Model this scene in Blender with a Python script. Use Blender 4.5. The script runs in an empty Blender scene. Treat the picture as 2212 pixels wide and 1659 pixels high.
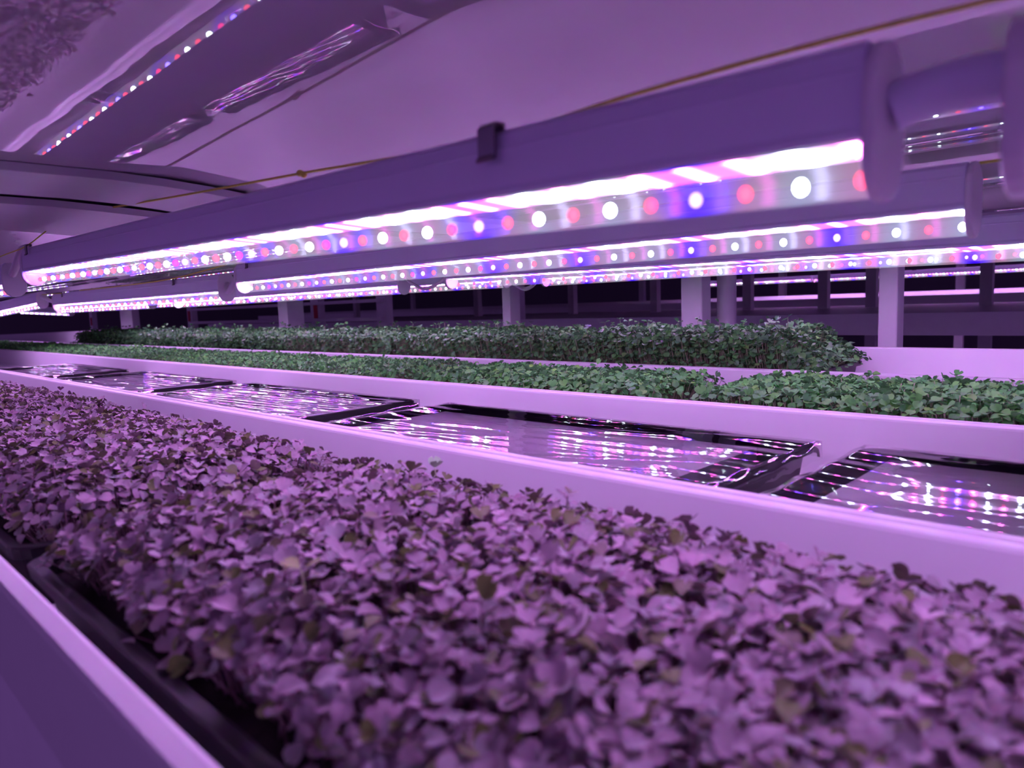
import bpy, bmesh, math, random
import numpy as np
from mathutils import Matrix, Vector

random.seed(7)
rng = np.random.default_rng(11)
SC = bpy.context.scene
COL = SC.collection
R = math.radians

# ------------------------------------------------------------------ camera, world, exposure
CZ = 1.14
cam_data = bpy.data.cameras.new('camera')
cam = bpy.data.objects.new('camera', cam_data)
COL.objects.link(cam)
cam_data.sensor_fit = 'HORIZONTAL'
cam_data.sensor_width = 36.0
cam_data.lens = 1551.0 / 2212.0 * 36.0
cam_data.clip_start = 0.01
yaw, pit, rol = R(44.24), R(6.3), R(-2.06)
fwd = Vector((-math.sin(yaw) * math.cos(pit), math.cos(yaw) * math.cos(pit), -math.sin(pit)))
right0 = Vector((math.cos(yaw), math.sin(yaw), 0))
up0 = right0.cross(fwd)
rgt = math.cos(rol) * right0 + math.sin(rol) * up0
upv = -math.sin(rol) * right0 + math.cos(rol) * up0
cam.matrix_world = Matrix(((rgt.x, upv.x, -fwd.x, 0), (rgt.y, upv.y, -fwd.y, 0), (rgt.z, upv.z, -fwd.z, CZ), (0, 0, 0, 1)))
cam_data.dof.use_dof = True
cam_data.dof.focus_distance = 1.15
cam_data.dof.aperture_fstop = cam_data.lens / 3.3
SC.camera = cam

SC.view_settings.view_transform = 'Standard'
SC.view_settings.look = 'None'
SC.view_settings.gamma = 1.0
SC.view_settings.use_curve_mapping = False
SC.view_settings.exposure = 0.92

world = bpy.data.worlds.new('world')
SC.world = world
world.use_nodes = True
world.node_tree.nodes['Background'].inputs[0].default_value = (0.54, 0.23, 0.98, 1)   # glow of the rest of the growing hall
world.node_tree.nodes['Background'].inputs[1].default_value = 0.22

LAMP = 13.0      # strength of the light bars
DOT = 14.0       # strength of the single diodes
PITCH = 0.0232   # distance between diodes

# ------------------------------------------------------------------ materials
def new_mat(name):
    m = bpy.data.materials.new(name)
    m.use_nodes = True
    nt = m.node_tree
    nt.nodes.clear()
    out = nt.nodes.new('ShaderNodeOutputMaterial')
    return m, nt, out

def node(nt, typ, **kw):
    n = nt.nodes.new(typ)
    for k, v in kw.items():
        if k.startswith('i_'):
            key = k[2:]
            n.inputs[int(key) if key.isdigit() else key.replace('_', ' ')].default_value = v
        else:
            setattr(n, k, v)
    return n

def c4(c):
    return (c[0], c[1], c[2], 1.0)

def plastic(name, col, rough=0.35, ior=1.5, bump=None, mottling=0.06, scale=30.0, metal=0.0, spec=0.5):
    m, nt, out = new_mat(name)
    p = node(nt, 'ShaderNodeBsdfPrincipled')
    p.inputs['Roughness'].default_value = rough
    p.inputs['IOR'].default_value = ior
    p.inputs['Metallic'].default_value = metal
    p.inputs['Specular IOR Level'].default_value = spec
    tc = node(nt, 'ShaderNodeTexCoord')
    nz = node(nt, 'ShaderNodeTexNoise')
    nz.inputs['Scale'].default_value = scale
    nz.inputs['Detail'].default_value = 5
    nt.links.new(tc.outputs['Object'], nz.inputs['Vector'])
    mx = node(nt, 'ShaderNodeMix', data_type='RGBA')
    mx.inputs[6].default_value = c4([c * (1 - mottling) for c in col])
    mx.inputs[7].default_value = c4([min(1, c * (1 + mottling)) for c in col])
    nt.links.new(nz.outputs['Fac'], mx.inputs[0])
    nt.links.new(mx.outputs[2], p.inputs['Base Color'])
    if bump:
        bscale, strength, dist, stretch = bump
        mp = node(nt, 'ShaderNodeMapping')
        mp.inputs['Scale'].default_value = stretch
        nt.links.new(tc.outputs['Object'], mp.inputs['Vector'])
        bn = node(nt, 'ShaderNodeTexNoise')
        bn.inputs['Scale'].default_value = bscale
        bn.inputs['Detail'].default_value = 2
        nt.links.new(mp.outputs[0], bn.inputs['Vector'])
        b = node(nt, 'ShaderNodeBump')
        b.inputs['Strength'].default_value = strength
        b.inputs['Distance'].default_value = dist
        nt.links.new(bn.outputs['Fac'], b.inputs['Height'])
        nt.links.new(b.outputs[0], p.inputs['Normal'])
    nt.links.new(p.outputs[0], out.inputs[0])
    return m

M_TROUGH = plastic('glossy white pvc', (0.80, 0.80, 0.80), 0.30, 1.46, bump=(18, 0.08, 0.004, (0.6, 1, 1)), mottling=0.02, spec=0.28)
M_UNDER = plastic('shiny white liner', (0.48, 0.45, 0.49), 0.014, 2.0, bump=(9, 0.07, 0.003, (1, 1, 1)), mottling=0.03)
M_BOARD = plastic('white board', (0.46, 0.44, 0.49), 0.4, 1.45, mottling=0.03)
M_HOUSING = plastic('lamp housing plastic', (0.60, 0.59, 0.76), 0.3, 1.45, mottling=0.02)
M_CAP = plastic('end cap plastic', (0.60, 0.58, 0.64), 0.3, 1.45, mottling=0.02)
M_CABLE = plastic('white cable', (0.6, 0.57, 0.62), 0.4, mottling=0.02)
M_POST = plastic('painted post', (0.86, 0.86, 0.87), 0.45, mottling=0.04)
M_DIMRACK = plastic('dull rack panel', (0.82, 0.80, 0.82), 0.5, mottling=0.06)
M_BLACK = plastic('black tray plastic', (0.014, 0.013, 0.016), 0.42, mottling=0.2, spec=0.35)
M_SOIL = plastic('dark growing mat', (0.03, 0.022, 0.02), 0.9, mottling=0.5, scale=300)
M_CLIP = plastic('spring clip steel', (0.22, 0.2, 0.24), 0.3, metal=0.9, mottling=0.05)
M_DARKCLIP = plastic('dark clip', (0.05, 0.045, 0.06), 0.35, mottling=0.1)
M_TWINE = plastic('yellow green twine', (0.62, 0.62, 0.08), 0.7, mottling=0.35, scale=600)
M_RED = plastic('red tag', (0.55, 0.03, 0.06), 0.5)
M_FLOOR = plastic('grey floor', (0.35, 0.33, 0.36), 0.5, mottling=0.15, scale=3)
M_WALL = plastic('dim wall', (0.22, 0.2, 0.24), 0.7, mottling=0.08, scale=2)
M_LID = plastic('tray lid', (0.66, 0.64, 0.68), 0.5, mottling=0.12, scale=60)

def led_pattern(nt, cols, bounds='EASE', sharp=False):
    """colour along a lamp: one stop for every diode of a six diode cycle"""
    tc = node(nt, 'ShaderNodeTexCoord')
    sep = node(nt, 'ShaderNodeSeparateXYZ')
    nt.links.new(tc.outputs['Object'], sep.inputs[0])
    at = node(nt, 'ShaderNodeAttribute', attribute_type='OBJECT', attribute_name='phase')
    a = node(nt, 'ShaderNodeMath', operation='MULTIPLY_ADD')
    nt.links.new(sep.outputs[0], a.inputs[0])
    a.inputs[1].default_value = -1.0 / (6 * PITCH)
    a.inputs[2].default_value = (0.5 * PITCH - 0.004) / (6 * PITCH) + 1.0
    b = node(nt, 'ShaderNodeMath', operation='MULTIPLY_ADD')
    nt.links.new(at.outputs['Fac'], b.inputs[0])
    b.inputs[1].default_value = 1 / 6.0
    nt.links.new(a.outputs[0], b.inputs[2])
    fr = node(nt, 'ShaderNodeMath', operation='FRACT')
    nt.links.new(b.outputs[0], fr.inputs[0])
    ramp = node(nt, 'ShaderNodeValToRGB')
    ramp.color_ramp.interpolation = 'EASE'
    els = ramp.color_ramp.elements
    seq = 'RWRBRW'
    pts = [(0.0, [(x + y) / 2 for x, y in zip(cols['W'], cols['R'])])]
    for i, s in enumerate(seq):
        pts.append(((i + 0.5) / 6, cols[s]))
    pts.append((1.0, pts[0][1]))
    while len(els) < len(pts):
        els.new(0.5)
    for e, (pos, c) in zip(els, pts):
        e.position = pos
        e.color = c4(c)
    nt.links.new(fr.outputs[0], ramp.inputs[0])
    return ramp, tc

def make_bar():
    m, nt, out = new_mat('light bar')
    ramp, tc = led_pattern(nt, {'R': (1.0, 0.09, 0.50), 'W': (0.95, 1.0, 1.0), 'B': (0.30, 0.10, 1.1)})
    tint = node(nt, 'ShaderNodeMix', data_type='RGBA', blend_type='MULTIPLY')
    tint.inputs[0].default_value = 1.0
    nt.links.new(ramp.outputs[0], tint.inputs[6])
    tint.inputs[7].default_value = (1.0, 0.98, 1.52, 1)
    # brightest right at every diode, dim between them
    sep = [n for n in nt.nodes if n.bl_idname == 'ShaderNodeSeparateXYZ'][0]
    q = node(nt, 'ShaderNodeMath', operation='MULTIPLY_ADD')
    q.inputs[1].default_value = -2 * math.pi / PITCH
    q.inputs[2].default_value = -2 * math.pi * 0.004 / PITCH
    nt.links.new(sep.outputs[0], q.inputs[0])
    co = node(nt, 'ShaderNodeMath', operation='COSINE')
    nt.links.new(q.outputs[0], co.inputs[0])
    h = node(nt, 'ShaderNodeMath', operation='MULTIPLY_ADD')
    h.inputs[1].default_value = 0.5; h.inputs[2].default_value = 0.5
    nt.links.new(co.outputs[0], h.inputs[0])
    pw = node(nt, 'ShaderNodeMath', operation='POWER')
    pw.inputs[1].default_value = 5.0
    nt.links.new(h.outputs[0], pw.inputs[0])
    st = node(nt, 'ShaderNodeMath', operation='MULTIPLY_ADD')
    st.inputs[1].default_value = LAMP * 3.4; st.inputs[2].default_value = LAMP * 0.16
    nt.links.new(pw.outputs[0], st.inputs[0])
    em = node(nt, 'ShaderNodeEmission')
    nt.links.new(st.outputs[0], em.inputs['Strength'])
    nt.links.new(tint.outputs[2], em.inputs[0])
    geo = node(nt, 'ShaderNodeNewGeometry')       # the board shines from its lower face only
    bk = node(nt, 'ShaderNodeBsdfDiffuse')
    bk.inputs[0].default_value = (0.5, 0.5, 0.5, 1)
    ms = node(nt, 'ShaderNodeMixShader')
    nt.links.new(geo.outputs['Backfacing'], ms.inputs[0])
    nt.links.new(em.outputs[0], ms.inputs[1])
    nt.links.new(bk.outputs[0], ms.inputs[2])
    nt.links.new(ms.outputs[0], out.inputs[0])
    return m

def make_cover():
    m, nt, out = new_mat('clear lamp cover')
    ramp, tc = led_pattern(nt, {'R': (0.46, 0.24, 0.38), 'W': (0.36, 0.42, 0.54), 'B': (0.05, 0.0, 1.7)})
    tr = node(nt, 'ShaderNodeBsdfTransparent')
    tr.inputs[0].default_value = (0.86, 0.84, 0.9, 1)
    em = node(nt, 'ShaderNodeEmission')
    em.inputs['Strength'].default_value = 0.22
    nt.links.new(ramp.outputs[0], em.inputs[0])
    ad = node(nt, 'ShaderNodeAddShader')
    nt.links.new(tr.outputs[0], ad.inputs[0])
    nt.links.new(em.outputs[0], ad.inputs[1])
    gl = node(nt, 'ShaderNodeBsdfGlossy')
    gl.inputs['Roughness'].default_value = 0.08
    mx = node(nt, 'ShaderNodeMixShader')
    mx.inputs[0].default_value = 0.008
    nt.links.new(ad.outputs[0], mx.inputs[1])
    nt.links.new(gl.outputs[0], mx.inputs[2])
    nt.links.new(mx.outputs[0], out.inputs[0])
    m.cycles.emission_sampling = 'NONE'
    return m

def make_dot(name, col, strength, core=0.09):
    m, nt, out = new_mat(name)
    # hotter in the middle of the lens than on its rim
    lw = node(nt, 'ShaderNodeLayerWeight')
    lw.inputs[0].default_value = 0.35
    mx = node(nt, 'ShaderNodeMix', data_type='RGBA')
    mx.inputs[6].default_value = c4([min(1.0, core + c) for c in col])
    mx.inputs[7].default_value = c4(col)
    nt.links.new(lw.outputs['Facing'], mx.inputs[0])
    em = node(nt, 'ShaderNodeEmission')
    em.inputs['Strength'].default_value = strength
    nt.links.new(mx.outputs[2], em.inputs[0])
    nt.links.new(em.outputs[0], out.inputs[0])
    m.cycles.emission_sampling = 'NONE'
    return m

M_BAR = make_bar()
M_COVER = make_cover()
M_DOT = {'R': make_dot('red diode', (1.0, 0.010, 0.075), DOT * 0.16, 0.045),
         'W': make_dot('white diode', (0.72, 0.95, 1.0), DOT),
         'B': make_dot('blue diode', (0.09, 0.04, 1.0), DOT * 0.5)}

def make_leaf(name, ramp_top, ramp_under, rough=0.5, trans=0.2):
    m, nt, out = new_mat(name)
    geo = node(nt, 'ShaderNodeNewGeometry')
    oi = node(nt, 'ShaderNodeObjectInfo')
    add = node(nt, 'ShaderNodeMath', operation='ADD')
    nt.links.new(geo.outputs['Random Per Island'], add.inputs[0])
    nt.links.new(oi.outputs['Random'], add.inputs[1])
    fr = node(nt, 'ShaderNodeMath', operation='FRACT')
    nt.links.new(add.outputs[0], fr.inputs[0])
    def ramp(stops):
        r = node(nt, 'ShaderNodeValToRGB')
        r.color_ramp.interpolation = 'LINEAR'
        els = r.color_ramp.elements
        while len(els) < len(stops):
            els.new(0.5)
        for e, (pos, c) in zip(els, stops):
            e.position = pos
            e.color = c4(c)
        nt.links.new(fr.outputs[0], r.inputs[0])
        return r
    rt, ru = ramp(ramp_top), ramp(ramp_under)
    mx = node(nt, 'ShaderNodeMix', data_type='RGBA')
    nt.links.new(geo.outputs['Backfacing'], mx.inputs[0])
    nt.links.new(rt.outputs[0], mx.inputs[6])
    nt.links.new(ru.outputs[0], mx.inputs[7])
    tc = node(nt, 'ShaderNodeTexCoord')
    nz = node(nt, 'ShaderNodeTexNoise')
    nz.inputs['Scale'].default_value = 260
    nz.inputs['Detail'].default_value = 3
    nt.links.new(tc.outputs['Object'], nz.inputs['Vector'])
    hv = node(nt, 'ShaderNodeHueSaturation')
    mr = node(nt, 'ShaderNodeMapRange')
    mr.inputs[3].default_value = 0.78
    mr.inputs[4].default_value = 1.2
    nt.links.new(nz.outputs['Fac'], mr.inputs[0])
    nt.links.new(mr.outputs[0], hv.inputs['Value'])
    nt.links.new(mx.outputs[2], hv.inputs['Color'])
    p = node(nt, 'ShaderNodeBsdfPrincipled')
    p.inputs['Roughness'].default_value = rough
    nt.links.new(hv.outputs[0], p.inputs['Base Color'])
    tl = node(nt, 'ShaderNodeBsdfTranslucent')
    nt.links.new(hv.outputs[0], tl.inputs[0])
    ms = node(nt, 'ShaderNodeMixShader')
    ms.inputs[0].default_value = trans
    nt.links.new(p.outputs[0], ms.inputs[1])
    nt.links.new(tl.outputs[0], ms.inputs[2])
    nt.links.new(ms.outputs[0], out.inputs[0])
    return m

M_PURPLE = make_leaf('purple cotyledon',
    [(0.0, (0.29, 0.23, 0.265)), (0.3, (0.41, 0.33, 0.37)), (0.5, (0.50, 0.385, 0.44)), (0.7, (0.37, 0.38, 0.37)), (0.84, (0.24, 0.17, 0.21)), (0.91, (0.16, 0.20, 0.05)), (1.0, (0.13, 0.17, 0.05))],
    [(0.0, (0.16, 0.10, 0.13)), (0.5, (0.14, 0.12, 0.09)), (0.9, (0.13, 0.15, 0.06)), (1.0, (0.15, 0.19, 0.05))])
M_GREEN = make_leaf('green cotyledon',
    [(0.0, (0.085, 0.37, 0.085)), (0.4, (0.11, 0.46, 0.09)), (0.7, (0.155, 0.55, 0.09)), (0.9, (0.10, 0.37, 0.11)), (1.0, (0.21, 0.60, 0.07))],
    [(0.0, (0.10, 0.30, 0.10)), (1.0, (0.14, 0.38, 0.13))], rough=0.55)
M_DKGREEN = make_leaf('dark green cotyledon',
    [(0.0, (0.10, 0.32, 0.10)), (0.4, (0.12, 0.40, 0.11)), (0.7, (0.15, 0.46, 0.10)), (0.9, (0.14, 0.36, 0.15)), (1.0, (0.20, 0.50, 0.10))],
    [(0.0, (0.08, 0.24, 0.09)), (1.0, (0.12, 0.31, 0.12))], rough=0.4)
M_STEMP = plastic('purple stem', (0.32, 0.22, 0.24), 0.5, mottling=0.2)
M_STEMG = plastic('pale green stem', (0.36, 0.42, 0.22), 0.5, mottling=0.2)

def make_film():
    m, nt, out = new_mat('clear stretch film')
    tc = node(nt, 'ShaderNodeTexCoord')
    mp = node(nt, 'ShaderNodeMapping')
    mp.inputs['Scale'].default_value = (0.45, 1.6, 1)
    mp.inputs['Rotation'].default_value = (0, 0, 0.35)
    nt.links.new(tc.outputs['Object'], mp.inputs['Vector'])
    nz = node(nt, 'ShaderNodeTexNoise')
    nz.inputs['Scale'].default_value = 26
    nz.inputs['Detail'].default_value = 3
    nz.inputs['Distortion'].default_value = 0.8
    nt.links.new(mp.outputs[0], nz.inputs['Vector'])
    b0 = node(nt, 'ShaderNodeBump')
    b0.inputs['Strength'].default_value = 0.05
    b0.inputs['Distance'].default_value = 0.003
    nt.links.new(nz.outputs['Fac'], b0.inputs['Height'])
    # crumpled patches, smooth in between
    mp2 = node(nt, 'ShaderNodeMapping')
    mp2.inputs['Scale'].default_value = (0.4, 1.5, 1)
    nt.links.new(tc.outputs['Object'], mp2.inputs['Vector'])
    n2 = node(nt, 'ShaderNodeTexNoise')
    n2.inputs['Scale'].default_value = 110
    n2.inputs['Detail'].default_value = 2
    nt.links.new(mp2.outputs[0], n2.inputs['Vector'])
    n3 = node(nt, 'ShaderNodeTexNoise')
    n3.inputs['Scale'].default_value = 7
    n3.inputs['Detail'].default_value = 1
    nt.links.new(tc.outputs['Object'], n3.inputs['Vector'])
    mr = node(nt, 'ShaderNodeMapRange')
    mr.inputs[1].default_value = 0.40; mr.inputs[2].default_value = 0.60
    mr.inputs[3].default_value = 0.0; mr.inputs[4].default_value = 0.6
    cr = node(nt, 'ShaderNodeAttribute', attribute_type='OBJECT', attribute_name='crumple')
    cm = node(nt, 'ShaderNodeMath', operation='MULTIPLY')
    nt.links.new(mr.outputs[0], cm.inputs[0]); nt.links.new(cr.outputs['Fac'], cm.inputs[1])
    nt.links.new(n3.outputs['Fac'], mr.inputs[0])
    b = node(nt, 'ShaderNodeBump')
    b.inputs['Distance'].default_value = 0.0012
    nt.links.new(cm.outputs[0], b.inputs['Strength'])
    nt.links.new(n2.outputs['Fac'], b.inputs['Height'])
    nt.links.new(b0.outputs[0], b.inputs['Normal'])
    fres = node(nt, 'ShaderNodeFresnel')
    fres.inputs['IOR'].default_value = 1.9
    nt.links.new(b.outputs[0], fres.inputs['Normal'])
    tr = node(nt, 'ShaderNodeBsdfTransparent')
    gl = node(nt, 'ShaderNodeBsdfGlossy')
    gl.inputs['Roughness'].default_value = 0.02
    nt.links.new(b.outputs[0], gl.inputs['Normal'])
    ms = node(nt, 'ShaderNodeMixShader')
    nt.links.new(fres.outputs[0], ms.inputs[0])
    nt.links.new(tr.outputs[0], ms.inputs[1])
    nt.links.new(gl.outputs[0], ms.inputs[2])
    nt.links.new(ms.outputs[0], out.inputs[0])
    return m
M_FILM = make_film()

# ------------------------------------------------------------------ object helpers
def tag(o, label=None, cat=None, group=None, kind=None):
    if label: o['label'] = label
    if cat: o['category'] = cat
    if group: o['group'] = group
    if kind: o['kind'] = kind
    return o

def empty(name, loc, label, cat, group=None):
    o = bpy.data.objects.new(name, None)
    COL.objects.link(o)
    o.location = loc
    o.empty_display_size = 0.02
    return tag(o, label, cat, group)

def link(name, me, parent=None):
    o = bpy.data.objects.new(name, me)
    COL.objects.link(o)
    if parent is not None:
        o.parent = parent
    return o

class MB:
    def __init__(self):
        self.v, self.f, self.mi = [], [], []
    def add(self, vs, fs, mi=0):
        o = len(self.v)
        self.v += [tuple(x) for x in vs]
        self.f += [tuple(i + o for i in f) for f in fs]
        self.mi += [mi] * len(fs)
        return self
    def box(self, x0, x1, y0, y1, z0, z1, mi=0):
        vs = [(x, y, z) for z in (z0, z1) for y in (y0, y1) for x in (x0, x1)]
        return self.add(vs, [(0, 2, 3, 1), (4, 5, 7, 6), (0, 1, 5, 4), (2, 6, 7, 3), (0, 4, 6, 2), (1, 3, 7, 5)], mi)
    def extrude_x(self, prof, xs, zoff=None, mi=0, cap=True):
        """closed profile [(y,z)...] swept along stations xs"""
        n = len(prof)
        vs, fs = [], []
        for k, x in enumerate(xs):
            for (y, z) in prof:
                dz = zoff(x, y, z) if zoff else 0
                vs.append((x, y, z + dz))
        for k in range(len(xs) - 1):
            for i in range(n):
                j = (i + 1) % n
                fs.append((k * n + i, (k + 1) * n + i, (k + 1) * n + j, k * n + j))
        if cap:
            fs.append(tuple(range(n)))
            fs.append(tuple((len(xs) - 1) * n + i for i in reversed(range(n))))
        return self.add(vs, fs, mi)
    def tube(self, pts, r, seg=8, mi=0):
        pts = [Vector(p) for p in pts]
        vs, fs = [], []
        for k, p in enumerate(pts):
            a = pts[max(0, k - 1)]
            b = pts[min(len(pts) - 1, k + 1)]
            t = (b - a).normalized()
            s = t.cross(Vector((0, 0, 1)))
            if s.length < 1e-4:
                s = Vector((1, 0, 0))
            s.normalize()
            u = s.cross(t)
            for i in range(seg):
                an = 2 * math.pi * i / seg
                vs.append(p + (s * math.cos(an) + u * math.sin(an)) * r)
        for k in range(len(pts) - 1):
            for i in range(seg):
                j = (i + 1) % seg
                fs.append((k * seg + i, k * seg + j, (k + 1) * seg + j, (k + 1) * seg + i))
        fs.append(tuple(reversed(range(seg))))
        fs.append(tuple((len(pts) - 1) * seg + i for i in range(seg)))
        return self.add(vs, fs, mi)
    def sphere(self, c, r, seg=10, rings=7, sc=(1, 1, 1), mi=0):
        vs, fs = [(c[0], c[1], c[2] + r * sc[2])], []
        for k in range(1, rings):
            th = math.pi * k / rings
            for i in range(seg):
                an = 2 * math.pi * i / seg
                vs.append((c[0] + r * sc[0] * math.sin(th) * math.cos(an), c[1] + r * sc[1] * math.sin(th) * math.sin(an), c[2] + r * sc[2] * math.cos(th)))
        vs.append((c[0], c[1], c[2] - r * sc[2]))
        for i in range(seg):
            fs.append((0, 1 + i, 1 + (i + 1) % seg))
            for k in range(rings - 2):
                a = 1 + k * seg
                fs.append((a + i, a + seg + i, a + seg + (i + 1) % seg, a + (i + 1) % seg))
            a = 1 + (rings - 2) * seg
            fs.append((a + i, len(vs) - 1, a + (i + 1) % seg))
        return self.add(vs, fs, mi)
    def mesh(self, name, mats, smooth=False, fix=True):
        me = bpy.data.meshes.new(name)
        me.from_pydata(self.v, [], self.f)
        for m in (mats if isinstance(mats, (list, tuple)) else [mats]):
            me.materials.append(m)
        if any(self.mi):
            me.polygons.foreach_set('material_index', self.mi)
        if fix:
            bm = bmesh.new(); bm.from_mesh(me)
            bmesh.ops.recalc_face_normals(bm, faces=bm.faces)
            bm.to_mesh(me); bm.free()
        if smooth:
            me.polygons.foreach_set('use_smooth', [True] * len(me.polygons))
        me.update()
        return me
    def build(self, name, mats, parent=None, smooth=False, bevel=0.0, seg=2):
        o = link(name, self.mesh(name, mats, smooth), parent)
        if bevel:
            b = o.modifiers.new('bevel', 'BEVEL')
            b.width = bevel; b.segments = seg; b.limit_method = 'ANGLE'; b.angle_limit = R(40)
        return o

def smooth_path(pts, n=8):
    """Catmull-Rom through the points"""
    P = [Vector(p) for p in pts]
    P = [P[0] * 2 - P[1]] + P + [P[-1] * 2 - P[-2]]
    out = []
    for i in range(1, len(P) - 2):
        a, b, c, d = P[i - 1], P[i], P[i + 1], P[i + 2]
        for k in range(n):
            t = k / n
            out.append(0.5 * ((2 * b) + (c - a) * t + (2 * a - 5 * b + 4 * c - d) * t * t + (3 * b - a - 3 * c + d) * t ** 3))
    out.append(P[-2])
    return out

# ------------------------------------------------------------------ the room
def structure(name, mb, mat):
    o = mb.build(name, mat)
    o['kind'] = 'structure'
    return o
structure('floor', MB().box(-16, 6, -4, 12, -0.1, 0), M_FLOOR)
structure('ceiling', MB().box(-16, 6, -4, 12, 3.4, 3.5), M_WALL)
structure('wall_back', MB().box(-16, 6, 12, 12.1, 0, 3.4), M_WALL)
structure('wall_left', MB().box(-16.1, -16, -4, 12, 0, 3.4), M_WALL)

# ------------------------------------------------------------------ troughs
def interp(x, pts):
    pts = sorted(pts)
    if x <= pts[0][0]: return pts[0][1]
    for (a, va), (b, vb) in zip(pts, pts[1:]):
        if x <= b:
            return va + (vb - va) * (x - a) / (b - a)
    return pts[-1][1]

def trough(name, y0, y1, zf, zb, floor, x0, x1, mat, label, lip=0.013, lipdrop=0.024, curve=None, under=None, under_mat=None):
    """U channel: front wall y0 (rim zf), back wall y1 (rim zb)"""
    t = empty(name, (0, (y0 + y1) / 2, floor), label, 'trough')
    yc, zc = t.location.y, t.location.z
    xs = [x1 - (x1 - x0) * k / 24 for k in range(25)]
    w = 0.0045
    def wall(name, a, s, top, lipw):
        # a = outer face, s = +1 when the inside lies towards +y
        pr = [(a + s * 0.007, floor - 0.004), (a + s * 0.007, top - lipdrop), (a, top - lipdrop), (a, top - 0.002), (a + s * 0.002, top),
              (a + s * (lipw - 0.003), top), (a + s * (lipw - 0.0008), top - 0.0008), (a + s * lipw, top - 0.003), (a + s * lipw, floor)]
        pr = [(y - yc, z - zc) for y, z in pr]
        f = None
        if curve and name == 'back_wall':
            f = lambda x, y, z: interp(x, curve) * max(0, min(1, (z + 0.0) / (top - floor)))
        return MB().extrude_x(pr, xs, f).build(name, mat, t)
    wall('front_wall', y0, 1, zf, lip)
    wall('back_wall', y1, -1, zb, lip)
    MB().extrude_x([(y0 + 0.012 - yc, -0.004), (y1 - 0.012 - yc, -0.004), (y1 - 0.012 - yc, 0.0), (y0 + 0.012 - yc, 0.0)], xs).build('trough_floor', under_mat or mat, t)
    return t

trough('grow_trough', 0.072, 0.466, 1.0, 1.0, 0.925, -6.6, 0.75, M_TROUGH, 'nearest white channel, filled with trays of purple sprouts')
trough('grow_trough', 0.468, 0.862, 1.0, 1.0, 0.925, -6.6, 0.75, M_TROUGH, 'white channel holding the flat black trays wrapped in clear film')
trough('grow_trough', 0.864, 1.257, 1.0, 1.006, 0.925, -7.6, 0.75, M_TROUGH, 'white channel of short bright green sprouts behind the film-wrapped trays')
trough('grow_trough', 1.259, 1.652, 1.006, 1.022, 0.94, -9.6, 0.75, M_TROUGH, 'farthest white channel, tall dark green sprouts and an empty right end',
       curve=[(-9.6, -0.01), (-8.9, 0.0), (-5.3, 0.049), (-0.65, 0.0), (0.75, 0.0)])

# upper tier: the shiny undersides of four more channels
ZU = 1.285
for i, (a, b, lab) in enumerate([(0.072, 0.432, 'overhead channel with a shiny underside, nearest, above the purple sprouts'),
                                 (0.438, 0.862, 'overhead channel above the film-wrapped trays, beyond the nearest lamp'),
                                 (0.866, 1.257, 'overhead channel above the short green sprouts'),
                                 (1.261, 1.652, 'overhead channel farthest back, above the tall green sprouts')]):
    t = empty('overhead_trough', (0, (a + b) / 2, ZU), lab, 'trough')
    yc = (a + b) / 2
    xs = [0.75 - 7.6 * k / 30 for k in range(31)]
    h = (b - a) / 2
    pr = [(-h, 0.010), (-h, 0.004), (-h + 0.004, 0.0)]
    for k in range(15):                                   # flat, then drooping towards its back edge
        q = k / 14
        y = -h + 0.05 + (2 * h - 0.053) * q
        pr.append((y, -0.0125 * max(0, (q - 0.58) / 0.42) ** 1.35 if i == 0 else -0.0135 * math.sin(math.pi * q)))
    pr += [(h, -0.0095 if i == 0 else 0.003), (h, 0.010)]
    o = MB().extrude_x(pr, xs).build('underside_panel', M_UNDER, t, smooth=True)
    o.modifiers.new('edges', 'EDGE_SPLIT').split_angle = R(35)
    for s, nm in ((-1, 'front_wall'), (1, 'back_wall')):
        MB().extrude_x([(s * (h - 0.012), 0.010), (s * h, 0.010), (s * h, 0.085), (s * (h - 0.012), 0.085)], xs).build(nm, M_TROUGH, t)

# boards that carry the overhead channels; they sag towards the back
def board(x0, x1, z_of_y, thick, label, skew=0.0):
    ys = [-0.05 + 1.80 * k / 36 for k in range(37)]
    mb = MB()
    vs, fs = [], []
    for y in ys:
        z = z_of_y(y)
        for (x, zz) in ((x0, z), (x1, z), (x1, z + thick), (x0, z + thick)):
            vs.append((x + skew * (y - 0.2), y, zz))
    n = 4
    for k in range(len(ys) - 1):
        for i in range(n):
            j = (i + 1) % n
            fs.append((k * n + i, k * n + j, (k + 1) * n + j, (k + 1) * n + i))
    fs += [(0, 3, 2, 1), tuple((len(ys) - 1) * n + i for i in range(4))]
    o = mb.add(vs, fs).build('cross_board', M_BOARD)
    o.data.transform(Matrix.Translation((-(x0 + x1) / 2, 0, -ZU)))
    o.location = ((x0 + x1) / 2, 0, ZU)
    return tag(o, label, 'board')
def zb1(y): return interp(y, [(0, 1.2765), (0.26, 1.2765), (0.33, 1.273), (0.40, 1.265), (0.6, 1.2615), (1.8, 1.262)])
def zb2(y): return interp(y, [(0, 1.2755), (0.25, 1.2745), (0.32, 1.2715), (0.40, 1.2662), (0.6, 1.2605), (1.8, 1.262)])
board(-0.93, -0.785, zb1, 0.008, 'white board crossing under the overhead channels, nearer of the two')
board(-1.27, -0.99, zb2, 0.008, 'white board crossing under the overhead channels, farther and wider one')

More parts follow.
